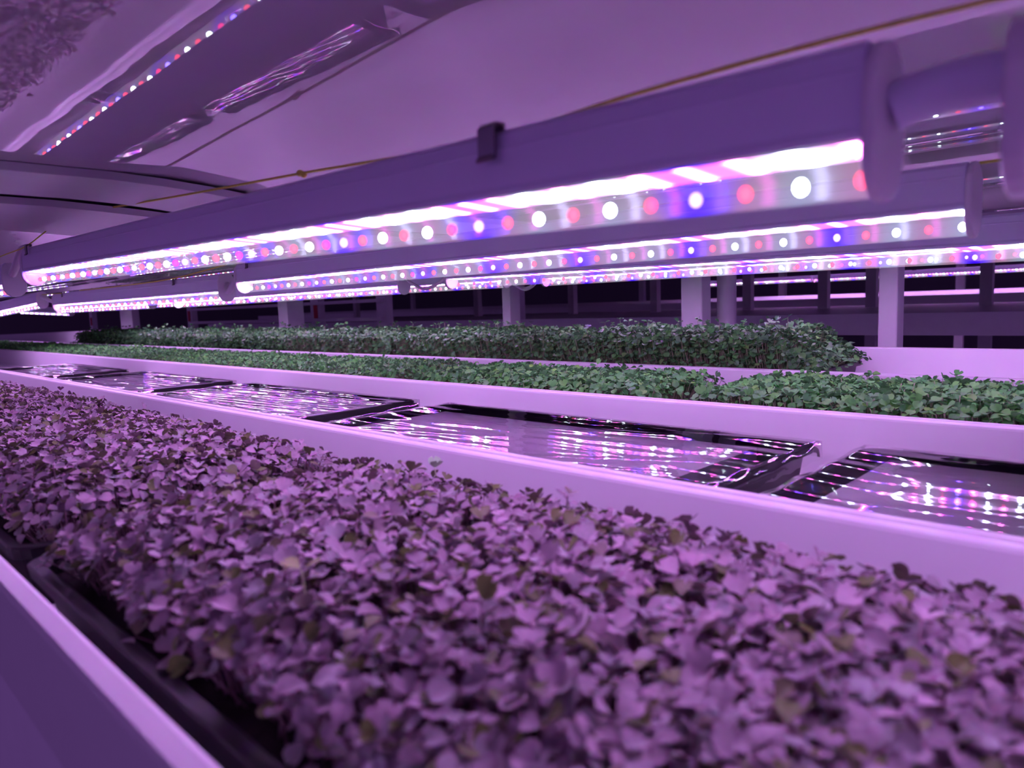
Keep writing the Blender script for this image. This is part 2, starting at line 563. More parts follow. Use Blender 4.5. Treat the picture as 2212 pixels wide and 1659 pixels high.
# ------------------------------------------------------------------ lamps
SEQ = 'RWRBRW'
def stadium(w, zt, zb, n=8):
    pts = []
    for k in range(n + 1):
        a = math.pi * k / n
        pts.append((w * math.cos(a), zt - w + w * math.sin(a)))
    for k in range(n + 1):
        a = math.pi + math.pi * k / n
        pts.append((w * math.cos(a), zb + w + w * math.sin(a)))
    return pts
HOUS = [(-0.0150, 0.0), (-0.0158, 0.002), (-0.0150, 0.0045), (-0.0146, 0.0225), (-0.0150, 0.0235), (-0.0146, 0.0245), (-0.0138, 0.031), (-0.011, 0.034),
        (0.011, 0.034), (0.0138, 0.031), (0.0146, 0.0245), (0.0150, 0.0235), (0.0146, 0.0225), (0.0150, 0.0045), (0.0158, 0.002), (0.0150, 0.0)]
DOTME = {}
for s in 'RWB':
    DOTME[s] = MB().sphere((0, 0, 0), 0.0029, 10, 7, (1, 1, 1.15)).mesh('led_diode', M_DOT[s], smooth=True)
def half(wy, dz, n=10, z0=0.0):
    return [(wy * math.cos(math.pi * k / n), z0 - dz * math.sin(math.pi * k / n)) for k in range(n + 1)]

def lamp(xr, y, zr, length, zl, phase, label, group=None, caps=(True, True), diodes=True, name='grow_lamp'):
    """LED batten; origin at its right end where tube meets housing, runs towards -x"""
    t = empty(name, (xr, y, zr), label, 'lamp', group)
    t.rotation_euler = (0, math.atan2(zl - zr, length), 0)
    L = length
    MB().extrude_x(HOUS, [0, -L]).build('housing', M_HOUSING, t)
    ba, bb = (-0.002, -L + 0.002)
    me = MB().add([(ba, -0.0130, -0.0008), (bb, -0.0130, -0.0008), (bb, 0.0130, -0.0026), (ba, 0.0130, -0.0026)], [(3, 2, 1, 0)]).mesh('light_bar', M_BAR, fix=False)
    if me.polygons[0].normal.z > 0: me.flip_normals()
    bar = link('light_bar', me, t)
    bar['phase'] = float(phase)
    cov = MB().extrude_x(half(0.0140, 0.0195, 14), [-0.001, -L + 0.001]).build('clear_cover', M_COVER, t, smooth=False)
    cov['phase'] = float(phase)
    for k, on in enumerate(caps):
        if on:
            x = 0.0 if k == 0 else -L
            d = 0.005 if k == 0 else -0.008
            MB().extrude_x(stadium(0.0172, 0.0355, -0.0215), [x, x + d]).build('end_cap', M_CAP, t, bevel=0.0015)
    if diodes:
        n = int((L - 0.008) / PITCH) + 1
        for i in range(n):
            s = SEQ[(i + int(phase)) % 6]
            o = bpy.data.objects.new('led_diode', DOTME[s])
            COL.objects.link(o)
            o.parent = bar
            o.location = (-0.004 - i * PITCH, 0, -0.0125)
    return t

lamp(-0.0915, 0.29, 1.194, 1.19, 1.2155, 0, 'nearest and largest lit lamp, with one dark spring clip on its housing')
lamp(1.158, 0.29, 1.186, 1.20, 1.190, 2, 'lamp cut off at the upper right edge, only its dark end in view')
lamp(-1.418, 0.29, 1.203, 1.20, 1.215, 1, 'lamp at the far left edge, only its rounded white end cap in view')
lamp(-0.1345, 0.64, 1.199, 1.19, 1.2005, 5, 'second lit lamp from the front, the one right below the nearest lamp')
lamp(-1.405, 0.64, 1.187, 1.18, 1.190, 4, 'lit lamp that follows the second lamp on its left, hanging by a taut yellow twine')
lamp(-2.775, 0.64, 1.203, 1.20, 1.168, 3, 'tilted lit lamp at the left edge whose outer end hangs lower')
lamp(0.36, 0.99, 1.1825, 1.485, 1.1975, 3, 'third lit lamp from the front, running off the right edge')
lamp(-1.29, 0.99, 1.1915, 1.26, 1.190, 2, 'lit lamp left of the third one, loop of cord at its right end')
lamp(-2.79, 0.99, 1.192, 1.20, 1.196, 5, 'short-looking lit lamp behind the left end of the second row')
lamp(-1.315, 1.34, 1.2035, 1.40, 1.208, 1, 'fourth lit lamp from the front, just above the tall green sprouts')
lamp(-2.76, 1.34, 1.205, 1.25, 1.207, 4, 'lit lamp at the far end of the fourth row, behind the second row')
lamp(-5.15, 1.34, 1.1875, 1.25, 1.222, 0, 'faintest lit lamp at far left, seen under the tilted lamp')
lamp(0.02, 1.46, 1.206, 1.30, 1.206, 1, 'lamp over the back channel, hidden behind the third lamp')

# ------------------------------------------------------------------ trays
TW, TL = 0.29, 0.612
def tray(xr, y0, zb, zt, label, name='seedling_tray', length=TL, width=TW, group=None, soil=True, cat='tray'):
    """black nursery tray, right end at xr, front at y0"""
    zb += 0.0007
    t = empty(name, (xr - length / 2, y0 + width / 2, zb), label, cat, group)
    hx, hy, H = length / 2, width / 2, zt - zb
    mb = MB()
    def ring(dx, dy, z, rad, n=4):
        pts = []
        for (sx, sy, a0) in ((1, 1, 0), (-1, 1, 90), (-1, -1, 180), (1, -1, 270)):
            for k in range(n + 1):
                a = R(a0 + 90 * k / n)
                pts.append((sx * (dx - rad) + rad * math.cos(a), sy * (dy - rad) + rad * math.sin(a), z))
        return pts
    rings = [ring(hx - 0.016, hy - 0.016, 0.0, 0.01), ring(hx - 0.009, hy - 0.009, H - 0.010, 0.014), ring(hx - 0.001, hy - 0.001, H - 0.009, 0.018), ring(hx, hy, H - 0.001, 0.018),
             ring(hx - 0.001, hy - 0.001, H, 0.018), ring(hx - 0.008, hy - 0.008, H, 0.014), ring(hx - 0.010, hy - 0.010, H - 0.002, 0.012), ring(hx - 0.018, hy - 0.018, 0.003, 0.01)]
    n = len(rings[0])
    vs = [p for r in rings for p in r]
    fs = []
    for k in range(len(rings) - 1):
        for i in range(n):
            j = (i + 1) % n
            fs.append((k * n + i, k * n + j, (k + 1) * n + j, (k + 1) * n + i))
    fs.append(tuple(reversed(range(n))))
    fs.append(tuple((len(rings) - 1) * n + i for i in range(n)))
    mb.add(vs, fs).build('tray_shell', M_BLACK, t)
    if soil:
        r0 = ring(hx - 0.0125, hy - 0.0125, H - 0.012, 0.012)
        r1 = ring(hx - 0.0165, hy - 0.0165, 0.004, 0.01)
        vs = r0 + r1
        fs = [tuple(range(n)), tuple(n + i for i in reversed(range(n)))] + [(i, n + i, n + (i + 1) % n, (i + 1) % n) for i in range(n)]
        MB().add(vs, fs).build('growing_mat', M_SOIL, t)
    return t

def film_tray(xr, y0, label, seed, ends=(0.02, 0.02), back=0.02, crumple=0.3, ripple=2.0):
    rg = random.Random(seed)
    zb, zt = 0.925, 0.979
    t = tray(xr, y0, zb, zt, label, 'film_wrapped_tray', soil=False)
    hx, hy, H = TL / 2, TW / 2, zt - zb
    MB().box(-hx + ends[0], hx - ends[1], -hy + 0.02, hy - back, 0.004, H - 0.007).build('tray_filling', M_LID, t)
    # film: sagging, pulled into folds towards the corners, wrapped round the rim
    nx, ny = 90, 72
    ridges = [(rg.uniform(-hx, hx), rg.uniform(-hy, hy), rg.uniform(-0.5, 0.5), rg.uniform(0.02, 0.05), rg.uniform(0.0002, 0.0010)) for _ in range(14)]
    vs, fs = [], []
    for i in range(nx + 1):
        for j in range(ny + 1):
            u, v = i / nx * 2 - 1, j / ny * 2 - 1
            x, y = u * (hx + 0.0015), v * (hy + 0.0015)
            e = max(abs(u), abs(v))
            z = H + 0.0012
            sag = (1 - u ** 4) * (1 - v ** 4)
            z -= 0.0016 * sag
            for (rx, ry, ra, rw, rh) in ridges:
                dx, dy = x - rx, y - ry
                q = -dx * math.sin(ra) + dy * math.cos(ra)
                p = dx * math.cos(ra) + dy * math.sin(ra)
                z += rh * min(1.0, 0.15 + crumple / 0.35) * math.exp(-(q / (rw * 0.28)) ** 2 - (p / (rw * 6)) ** 2) * sag
            cx, cy = abs(u), abs(v)
            if cx > 0.72:                                     # gathered folds at both ends
                g = (cx - 0.72) / 0.28
                z += 0.0020 * g * math.sin(v * 13 + u * 5 + seed) * (1 - g * 0.5) * (1 - abs(v) ** 6)
            z += ripple * 0.00018 * sag * math.sin(y * 205 - x * 13 + seed) + ripple * 0.0003 * sag * math.sin(y * 90 + x * 7 + seed * 2) * (0.5 + 0.5 * math.sin(x * 9 + seed))
            vs.append((x, y, max(z, H - 0.004)))
    for i in range(nx):
        for j in range(ny):
            a = i * (ny + 1) + j
            fs.append((a, a + ny + 1, a + ny + 2, a + 1))
    edge = [i * (ny + 1) for i in range(nx + 1)] + [nx * (ny + 1) + j for j in range(1, ny + 1)] + [i * (ny + 1) + ny for i in range(nx - 1, -1, -1)] + [j for j in range(ny - 1, 0, -1)]
    base = len(vs)
    for q, e in enumerate(edge):
        x, y, z = vs[e]
        vs.append((x * 1.003, y * 1.005, H - 0.018 + 0.001 * math.sin(q * 0.7)))
    m = len(edge)
    for q in range(m):
        fs.append((edge[q], base + q, base + (q + 1) % m, edge[(q + 1) % m]))
    fc = MB().add(vs, fs).build('film_cover', M_FILM, t, smooth=True)
    fc['crumple'] = float(crumple)
    return t

film_tray(0.36, 0.497, 'film-wrapped black tray cut off by the right edge of the photo', 3, (0.03, 0.02), 0.022, 0.03, 0.1)
film_tray(-0.298, 0.493, 'large film-wrapped tray left of the dark folded corner, black slit along its back', 5, (0.03, 0.055), 0.036, 0.18, 0.5)
film_tray(-0.99, 0.490, 'film-wrapped tray that glitters with rows of coloured reflections', 8, (0.02, 0.02), 0.02, 0.22, 4.0)
film_tray(-1.70, 0.490, 'film-wrapped tray fourth from the right, two trays beyond the large one', 13)
film_tray(-2.45, 0.490, 'film-wrapped tray farthest left, touching the edge of the photo', 21)

# ------------------------------------------------------------------ sprouts
def leaf_grid(nu, nv, L, hw, cup, droop):
    us = np.linspace(0, 1, nu) ** 0.85
    vv = np.linspace(-1, 1, nv)
    wprof = np.interp(us, [0, 0.12, 0.35, 0.62, 0.85, 1.0], [0.10, 0.42, 0.86, 1.0, 0.88, 0.50])
    V = np.zeros((nu, nv, 3))
    for i, u in enumerate(us):
        for j, v in enumerate(vv):
            notch = 0.70 + 0.30 * math.sin(min(1, abs(v) / 0.55) * math.pi / 2) - 0.10 * max(0, abs(v) - 0.55) / 0.45
            V[i, j, 0] = L * u * (1 - (1 - notch) * u ** 2)
            V[i, j, 1] = hw * wprof[i] * v
            V[i, j, 2] = cup * L * (v * v * wprof[i]) - droop * L * u * u
    V = V.reshape(-1, 3)
    F = [(i * nv + j, (i + 1) * nv + j, (i + 1) * nv + j + 1, i * nv + j + 1) for i in range(nu - 1) for j in range(nv - 1)]
    return V, np.array(F)

def rotY(a):
    c, s = math.cos(a), math.sin(a)
    return np.array([[c, 0, s], [0, 1, 0], [-s, 0, c]])
def rotZ(a):
    c, s = math.cos(a), math.sin(a)
    return np.array([[c, -s, 0], [s, c, 0], [0, 0, 1]])

def sprout_templates(n, nu, nv, size, seed):
    """tops of sprouts: two notched cotyledons on short stalks; returns leaf pairs around the origin"""
    rg = np.random.default_rng(seed)
    T = []
    for _ in range(n):
        leaves = []
        for k in range(2):
            L = size * rg.uniform(0.8, 1.15)
            V, F = leaf_grid(nu, nv, L, L * rg.uniform(0.52, 0.64), rg.uniform(0.02, 0.30), rg.uniform(-0.05, 0.34))
            V[:, 0] += size * 0.12
            V = V @ rotY(-R(rg.uniform(-8, 50))).T
            V = V @ rotZ(math.pi * k + rg.uniform(-0.35, 0.35)).T
            leaves.append(V)
        T.append((leaves, F))
    return T

def place(xr, y0, zs, H, n, seed, length=TL, width=TW, margin=0.016, spread=0.018, taper=None, skirt=0):
    """positions of the sprouts of one tray: base point, top point, turn, scale, tilt"""
    rg = np.random.default_rng(seed)
    nx = int(math.sqrt(n * length / width)); ny = int(n / nx)
    gx, gy = np.meshgrid((np.arange(nx) + 0.5) / nx, (np.arange(ny) + 0.5) / ny)
    gx = (gx + rg.uniform(-0.6, 0.6, gx.shape) / nx).ravel().clip(0.004, 0.996)
    gy = (gy + rg.uniform(-0.6, 0.6, gy.shape) / ny).ravel().clip(0.004, 0.996)
    low = np.zeros(len(gx), bool)
    if skirt:                                             # shorter plants along the rim
        k = int(skirt)
        side = rg.random(k)
        sx = np.where(side < 0.62, rg.random(k), np.where(side < 0.81, rg.uniform(0, 0.05, k), rg.uniform(0.95, 1, k)))
        sy = np.where(side < 0.46, rg.uniform(0, 0.07, k), np.where(side < 0.62, rg.uniform(0.93, 1, k), rg.random(k)))
        gx = np.concatenate([gx, sx]); gy = np.concatenate([gy, sy]); low = np.concatenate([low, np.ones(k, bool)])
    N = len(gx)
    bx = xr - length + margin + gx * (length - 2 * margin)
    by = y0 + margin + gy * (width - 2 * margin)
    ex = np.minimum(gx, 1 - gx) * length
    ey = np.minimum(gy, 1 - gy) * width
    e = np.minimum(ex, ey)
    f = np.clip(e / 0.045, 0, 1)
    lump = 0.5 + 0.25 * np.sin(bx * 31 + seed) + 0.25 * np.sin(by * 43 + bx * 17 + seed * 3)
    h = H * (0.80 + 0.20 * np.sqrt(f)) * (0.92 + 0.12 * lump)
    lay = rg.random(N)
    h *= np.where(lay < 0.58, rg.uniform(0.92, 1.07, N), rg.uniform(0.55, 0.93, N))
    h *= np.where(rg.random(N) < 0.022, 1.25, 1.0)
    h = np.where(low, H * rg.uniform(0.25, 0.95, N), h)
    if taper is not None:
        h *= taper(bx)
    dx = np.where(gx < 0.5, -1, 1) * np.clip(1 - ex / 0.04, 0, 1)
    dy = np.where(gy < 0.5, -1, 1) * np.clip(1 - ey / 0.04, 0, 1)
    lean = spread * rg.uniform(0.2, 1.2, N)
    tx = bx + dx * lean + rg.normal(0, 0.004, N)
    ty = by + dy * lean + rg.normal(0, 0.004, N)
    top = np.stack([tx, ty, zs + h - 0.25 * lean * (np.abs(dx) + np.abs(dy))], 1)
    base = np.stack([bx, by, np.full(N, zs)], 1)
    turn = rg.uniform(0, 2 * math.pi, N)
    scale = rg.uniform(0.78, 1.22, N) * np.where(lay < 0.62, 1.0, 0.9)
    tiltx = rg.normal(0, 0.27, N) - dy * 0.55
    tilty = rg.normal(0, 0.27, N) + dx * 0.55
    return dict(base=base, top=top, turn=turn, scale=scale, tx=tiltx, ty=tilty, t=rg.integers(0, 1000, N))

def rot_all(turn, tx, ty):
    cz, sz = np.cos(turn), np.sin(turn)
    cx, sx = np.cos(tx), np.sin(tx)
    cy, sy = np.cos(ty), np.sin(ty)
    Z = np.zeros_like(cz); O = np.ones_like(cz)
    Rz = np.stack([np.stack([cz, -sz, Z], -1), np.stack([sz, cz, Z], -1), np.stack([Z, Z, O], -1)], 1)
    Rx = np.stack([np.stack([O, Z, Z], -1), np.stack([Z, cx, -sx], -1), np.stack([Z, sx, cx], -1)], 1)
    Ry = np.stack([np.stack([cy, Z, sy], -1), np.stack([Z, O, Z], -1), np.stack([-sy, Z, cy], -1)], 1)
    return Ry @ Rx @ Rz

def bed_mesh(name, P, idx, templates, mats, origin, stem_r=0.0006, stems=True):
    VS, LP, MI, off = [], [], [], 0
    nt = len(templates)
    Rm = rot_all(P['turn'], P['tx'], P['ty'])
    for k in range(nt):
        sel = idx[(P['t'][idx] % nt) == k]
        if len(sel) == 0: continue
        leaves, F = templates[k]
        for V in leaves:
            W = np.einsum('nij,vj->nvi', Rm[sel], V) * P['scale'][sel][:, None, None] + P['top'][sel][:, None, :]
            m, nv = len(sel), len(V)
            VS.append(W.reshape(-1, 3))
            fo = (F[None] + (np.arange(m) * nv)[:, None, None] + off).reshape(-1)
            LP.append(fo); MI.append(np.zeros(m * len(F), np.int32))
            off += m * nv
    if stems:
        b, tp = P['base'][idx], P['top'][idx]
        m = len(idx)
        ang = np.array([0, 2.094, 4.189])
        ring = np.stack([np.cos(ang), np.sin(ang), 0 * ang], 1) * stem_r
        W = np.concatenate([b[:, None] + ring[None] * 1.2, tp[:, None] + ring[None]], 1)
        F = np.array([(0, 1, 4, 3), (1, 2, 5, 4), (2, 0, 3, 5)])
        VS.append(W.reshape(-1, 3))
        LP.append((F[None] + (np.arange(m) * 6)[:, None, None] + off).reshape(-1)); MI.append(np.ones(m * 3, np.int32))
        off += m * 6
    V = np.concatenate(VS) - np.array(origin)
    Lp = np.concatenate(LP).astype(np.int32)
    mi = np.concatenate(MI)
    me = bpy.data.meshes.new(name)
    me.vertices.add(len(V)); me.vertices.foreach_set('co', V.astype(np.float32).ravel())
    nf = len(mi)
    me.loops.add(len(Lp)); me.loops.foreach_set('vertex_index', Lp)
    me.polygons.add(nf)
    me.polygons.foreach_set('loop_start', np.arange(nf, dtype=np.int32) * 4)
    me.polygons.foreach_set('loop_total', np.full(nf, 4, np.int32))
    for mm in mats: me.materials.append(mm)
    me.polygons.foreach_set('material_index', mi)
    me.polygons.foreach_set('use_smooth', np.ones(nf, bool))
    me.update(calc_edges=True)
    return me

def to_px(pts):
    d = pts - np.array([0, 0, CZ])
    x = d @ np.array(rgt); y = d @ np.array(upv); z = d @ np.array(fwd)
    return x, y, z

T_PURPLE = sprout_templates(16, 7, 7, 0.0089, 1)
T_PURPLE_FAR = sprout_templates(10, 4, 5, 0.0088, 2)
T_GREEN = sprout_templates(12, 5, 5, 0.0108, 3)
T_GREEN_FAR = sprout_templates(8, 3, 3, 0.0098, 4)

def bed(P, idx, templates, mats, name, label, xr, y0, zs, stems=True, length=TL):
    origin = (xr - length / 2, y0 + TW / 2, zs)
    o = link(name, bed_mesh(name, P, idx, templates, mats, origin, stems=stems))
    o.location = origin
    return tag(o, label, 'sprouts', kind='stuff')

def individuals(P, order, n, templates, mats, name, label, group, parts, size):
    """the sprouts that show largest, each one an object"""
    Rm = rot_all(P['turn'], P['tx'], P['ty'])
    tmes = {}
    for k, (leaves, F) in enumerate(templates):
        ms = []
        for V in leaves:
            me = bpy.data.meshes.new('cotyledon')
            me.from_pydata([tuple(v) for v in V], [], [tuple(int(q) for q in f) for f in F])
            me.materials.append(mats[0])
            me.polygons.foreach_set('use_smooth', [True] * len(me.polygons))
            ms.append(me)
        tmes[k] = ms
    for i in order[:n]:
        b, tp = P['base'][i], P['top'][i]
        k = int(P['t'][i] % len(templates))
        M3 = Rm[i] * P['scale'][i]
        tl = tuple(tp - b)
        bend = [(0, 0, 0), (tl[0] * 0.3, tl[1] * 0.3, tl[2] * 0.5), (tl[0] * 0.7, tl[1] * 0.7, tl[2] * 0.82), tl]
        if parts:
            root = empty(name, tuple(b), label, 'sprout', group)
            MB().tube(bend, 0.0006, 5).build('stem', mats[1], root, smooth=True)
            for me in tmes[k]:
                o = link('cotyledon', me, root)
                mw = Matrix([list(M3[r]) + [tl[r]] for r in range(3)] + [[0, 0, 0, 1]])
                o.matrix_local = mw
        else:
            leaves, F = templates[k]
            mb = MB()
            for V in leaves:
                mb.add([tuple(v) for v in (V @ M3.T + np.array(tl))], [tuple(int(q) for q in f) for f in F])
            mb.tube(bend, 0.0006, 4, mi=1)
            me = mb.mesh(name, mats, smooth=True, fix=False)
            o = link(name, me)
            o.location = tuple(b)
            tag(o, label, 'sprout', group)

# --- purple sprouts in the nearest channel
ZS1 = 0.966
Y1 = 0.105
first = None
for i, (xr, n, seed, tpl, tl, bl) in enumerate([
        (0.030, 3000, 3, T_PURPLE, 'black tray of purple sprouts nearest the camera', 'dense purple sprouts filling the foreground tray'),
        (-0.607, 3300, 5, T_PURPLE, 'black tray of purple sprouts just left of the foreground tray, its dark right rim showing', 'dense purple sprouts behind the dark gap at the left edge'),
        (-1.245, 3000, 9, T_PURPLE_FAR, 'third tray of purple sprouts in the nearest channel', 'purple sprouts of the third tray, below the left end of the film-wrapped trays'),
        (-1.883, 2600, 12, T_PURPLE_FAR, 'farthest tray of purple sprouts in the nearest channel', 'purple sprouts farthest back in the nearest channel')]):
    tray(xr, Y1, 0.925, 0.977, tl, group='trays of purple sprouts')
    P = place(xr, Y1, ZS1, 0.039, n, seed, spread=0.012, margin=0.023, skirt=220)
    x, y, z = to_px(P['top'])
    vis = (z > 0.03) & (np.abs(x / z) < 0.72) & (np.abs(y / z) < 0.54)
    allidx = np.arange(len(z))
    if i == 0:
        order = np.array(sorted(allidx[vis], key=lambda q: z[q]))
        individuals(P, order, 300, T_PURPLE, [M_PURPLE, M_STEMP], 'purple_sprout', 'purple sprout with two notched leaves at the front of the foreground tray', 'purple sprouts at the front of the foreground tray', True, 0.009)
        rest = np.setdiff1d(allidx, order[:300])
    else:
        rest = allidx
    bed(P, rest, tpl, [M_PURPLE, M_STEMP], 'purple_sprout_bed', bl, xr, Y1, ZS1)

# one pale sprout and two olive ones that stand out above the rest
def lone_sprout(x, y, z, size, turn, mat, label, tilt=0.25, pitch=0.45):
    root = empty('lone_sprout', (x, y, ZS1), label, 'sprout')
    h = z - ZS1
    MB().tube([(0, 0, 0), (0.002, 0.001, h * 0.6), (0.001, 0, h)], 0.0008, 6).build('stem', M_STEMG, root, smooth=True)
    for k in range(2):
        V, F = leaf_grid(7, 7, size, size * 0.62, 0.12, 0.05)
        V[:, 0] += size * 0.1
        V = V @ rotY(-pitch).T @ rotZ(turn + math.pi * k).T @ rotY(tilt).T + np.array((0.001, 0, h))
        MB().add([tuple(v) for v in V], [tuple(int(q) for q in f) for f in F]).build('cotyledon', mat, root, smooth=True)
M_PALE = plastic('pale green leaf', (0.46, 0.72, 0.42), 0.5, mottling=0.15, scale=200)
M_OLIVE = plastic('olive leaf', (0.24, 0.30, 0.06), 0.5, mottling=0.2, scale=200)
lone_sprout(-0.462, 0.377, 1.006, 0.0095, -0.35, M_PALE, 'single pale green sprout at the back edge of the foreground purple sprouts', 0.2, 1.05)
lone_sprout(-0.312, 0.168, 1.016, 0.0100, 0.6, M_OLIVE, 'single olive sprout on a long stem amid the foreground purple sprouts', 0.0)

# --- short green sprouts
Y3, ZS3 = 0.893, 0.966
xs3 = [0.055, -0.592, -1.235, -1.878, -2.52, -3.16, -3.80, -4.44, -5.08, -5.72]
names3 = ['at the right edge', 'left of the gap with a dark rim', 'third from the right', 'fourth from the right', 'fifth from the right',
          'sixth from the right', 'seventh from the right', 'eighth from the right', 'ninth from the right', 'farthest left']
for i, xr in enumerate(xs3):
    tray(xr, Y3, 0.925, 0.977, 'black tray of short green sprouts ' + names3[i], group='trays of short green sprouts')
    near = i < 2
    P = place(xr, Y3, ZS3, 0.043 if i < 1 else 0.040, 2500 if near else (2000 if i < 5 else 1200), 40 + i, spread=0.010, margin=0.030 if near else 0.016, skirt=120)
    if not near: P['scale'] *= 1.1 if i < 5 else 1.35
    x, y, z = to_px(P['top'])
    allidx = np.arange(len(z)); rest = allidx
    if i == 0:
        vis = (z > 0.03) & (np.abs(x / z) < 0.715)
        hi = P['top'][:, 2] > 1.0
        order = np.array(sorted(allidx[vis & hi], key=lambda q: z[q]))
        individuals(P, order, 300, T_GREEN, [M_GREEN, M_STEMG], 'green_sprout', 'short bright green sprout in the front of the right-hand green tray', 'green sprouts at the front of the right-hand green tray', False, 0.009)
        rest = np.setdiff1d(allidx, order[:300])
    bed(P, rest, T_GREEN if i < 2 else T_GREEN_FAR, [M_GREEN, M_STEMG], 'green_sprout_bed', 'short green sprouts growing in the tray ' + names3[i] + ' of the channel', xr, Y3, ZS3, stems=i < 5)

# --- tall dark green sprouts in the farthest channel
Y4, ZS4 = 1.30, 0.985
xs4 = [-0.515, -1.155, -1.80, -2.44, -3.08, -3.72, -4.36]
names4 = ['at its right end, stems leaning out', 'second from its right end', 'third from its right end', 'fourth from its right end', 'fifth from its right end', 'sixth from its right end', 'at its left end']
for i, xr in enumerate(xs4):
    tray(xr, Y4, 0.94, 0.998, 'black tray of tall green sprouts, ' + names4[i], group='trays of tall green sprouts')
    P = place(xr, Y4, ZS4, 0.082, 3600 if i == 0 else (2800 if i < 3 else 1900), 70 + i, spread=0.020, skirt=1300,
              taper=(lambda bx: np.clip(0.45 + (-0.53 - bx) / 0.10, 0.45, 1.0)) if i == 0 else None)
    if i >= 3: P['scale'] *= 1.25
    allidx = np.arange(len(P['turn']))
    bed(P, allidx, T_GREEN if i < 3 else T_GREEN_FAR, [M_DKGREEN, M_STEMG], 'tall_green_sprout_bed', 'tall dark green sprouts in the farthest channel, the tray ' + names4[i], xr, Y4, ZS4, stems=i < 3)
tray(-5.35, 1.31, 0.94, 0.985, 'empty black tray left of the last tall green sprouts', soil=True)

# ------------------------------------------------------------------ clips, cords, twine
def clip(x, y, z, s, label, mat=M_DARKCLIP):
    """bent spring clip holding a housing: hook over the top edge, tongue down the face"""
    pr = [(0.003, 0.002), (0.003, 0.0045), (-0.0015, 0.0045), (-0.003, 0.003), (-0.003, -0.012), (-0.0055, -0.014), (-0.0065, -0.013), (-0.0045, -0.0105), (-0.0045, 0.0035), (-0.002, 0.006), (0.0045, 0.006), (0.0045, 0.002)]
    pr = [(a * s, b * s) for a, b in pr]
    o = MB().extrude_x(pr, [-0.006 * s, 0.006 * s]).build('spring_clip', mat)
    o.location = (x, y, z)
    return tag(o, label, 'clip')
clip(-0.276, 0.2745, 1.2285, 1.0, 'dark spring clip on the middle of the nearest lamp housing', M_CLIP)
clip(-1.235, 0.2745, 1.2470, 0.8, 'small dark clip at the left end of the nearest lamp, twine through it')
clip(-1.275, 0.625, 1.233, 0.7, 'tiny clip at the left end of the second lamp')
clip(-1.62, 0.625, 1.219, 0.8, 'small clip where the yellow twine bends on the second row')
clip(-2.47, 0.625, 1.2215, 0.8, 'small clip at the left end of the second row lamp with the short twine')

def cord(name, pts, r, mat, label, cat, seg=8, n=8, knots=()):
    P = smooth_path(pts, n)
    o0 = Vector(pts[0])
    mb = MB().tube([p - o0 for p in P], r, seg)
    for k in knots:
        mb.sphere(Vector(k) - o0, r * 2.6, 8, 6, (1.4, 1, 1))
        mb.sphere(Vector(k) - o0 + Vector((0.006, 0, -0.002)), r * 2.3, 8, 6, (1.2, 1, 1.1))
    o = mb.build(name, mat, smooth=True)
    o.location = o0
    return tag(o, label, cat)
cord('twine', [(-1.08, 0.315, 1.284), (-0.80, 0.317, 1.2675), (-0.543, 0.32, 1.254), (-0.348, 0.322, 1.243), (-0.209, 0.322, 1.2455), (-0.118, 0.322, 1.2455), (-0.03, 0.322, 1.243)], 0.0011, M_TWINE,
     'long yellow twine with a knot, stretched above the nearest lamp', 'twine', 6, 6, knots=[(-0.548, 0.32, 1.2545)])
cord('twine', [(-1.24, 0.30, 1.272), (-1.235, 0.272, 1.249), (-1.36, 0.272, 1.247), (-1.60, 0.272, 1.243)], 0.0009, M_TWINE, 'short yellow twine tied to the clip at the left end of the nearest lamp', 'twine', 6, 3)
cord('twine', [(-0.05, 0.66, 1.2355), (-0.20, 0.66, 1.2355), (-0.45, 0.66, 1.238)], 0.0012, M_TWINE, 'yellow twine along the top of the second lamp, at the right', 'twine', 6, 3)
cord('twine', [(-1.36, 0.624, 1.236), (-1.62, 0.6195, 1.222), (-1.95, 0.622, 1.221), (-2.3, 0.624, 1.2235)], 0.0013, M_TWINE, 'yellow twine bent at a clip, above the left lamp of the second row', 'twine', 6, 3)
cord('twine', [(-2.465, 0.62, 1.2215), (-2.70, 0.624, 1.226)], 0.0013, M_TWINE, 'shortest piece of yellow twine, by the farthest clip on the left', 'twine', 6, 3)

cord('link_cord', [(-1.284, 0.29, 1.240), (-1.300, 0.287, 1.252), (-1.325, 0.283, 1.246), (-1.355, 0.281, 1.226), (-1.385, 0.283, 1.218), (-1.407, 0.288, 1.222)], 0.006, M_CABLE, 'thick grey cord looping from the left end of the nearest lamp', 'cord')
cord('link_cord', [(-0.0865, 0.292, 1.206), (-0.078, 0.293, 1.2085), (-0.066, 0.294, 1.210), (-0.052, 0.293, 1.2095), (-0.044, 0.292, 1.208)], 0.0088, M_HOUSING, 'thick grey cord joining the nearest lamp to the one cut off at right', 'cord')
cord('link_cord', [(-1.326, 0.64, 1.215), (-1.345, 0.632, 1.204), (-1.365, 0.628, 1.185), (-1.385, 0.632, 1.190), (-1.394, 0.64, 1.200)], 0.006, M_CABLE, 'white cord hanging between the two lamps of the second row', 'cord')
cord('link_cord', [(-2.586, 0.64, 1.205), (-2.63, 0.632, 1.203), (-2.68, 0.628, 1.214), (-2.74, 0.632, 1.222), (-2.764, 0.64, 1.215)], 0.006, M_CABLE, 'white cord looping to the tilted lamp at the left edge', 'cord')
cord('link_cord', [(-1.127, 0.99, 1.212), (-1.15, 0.978, 1.192), (-1.195, 0.975, 1.180), (-1.24, 0.978, 1.192), (-1.279, 0.99, 1.206)], 0.0035, M_CABLE, 'thin cord drooping between the two lamps of the third row', 'cord')
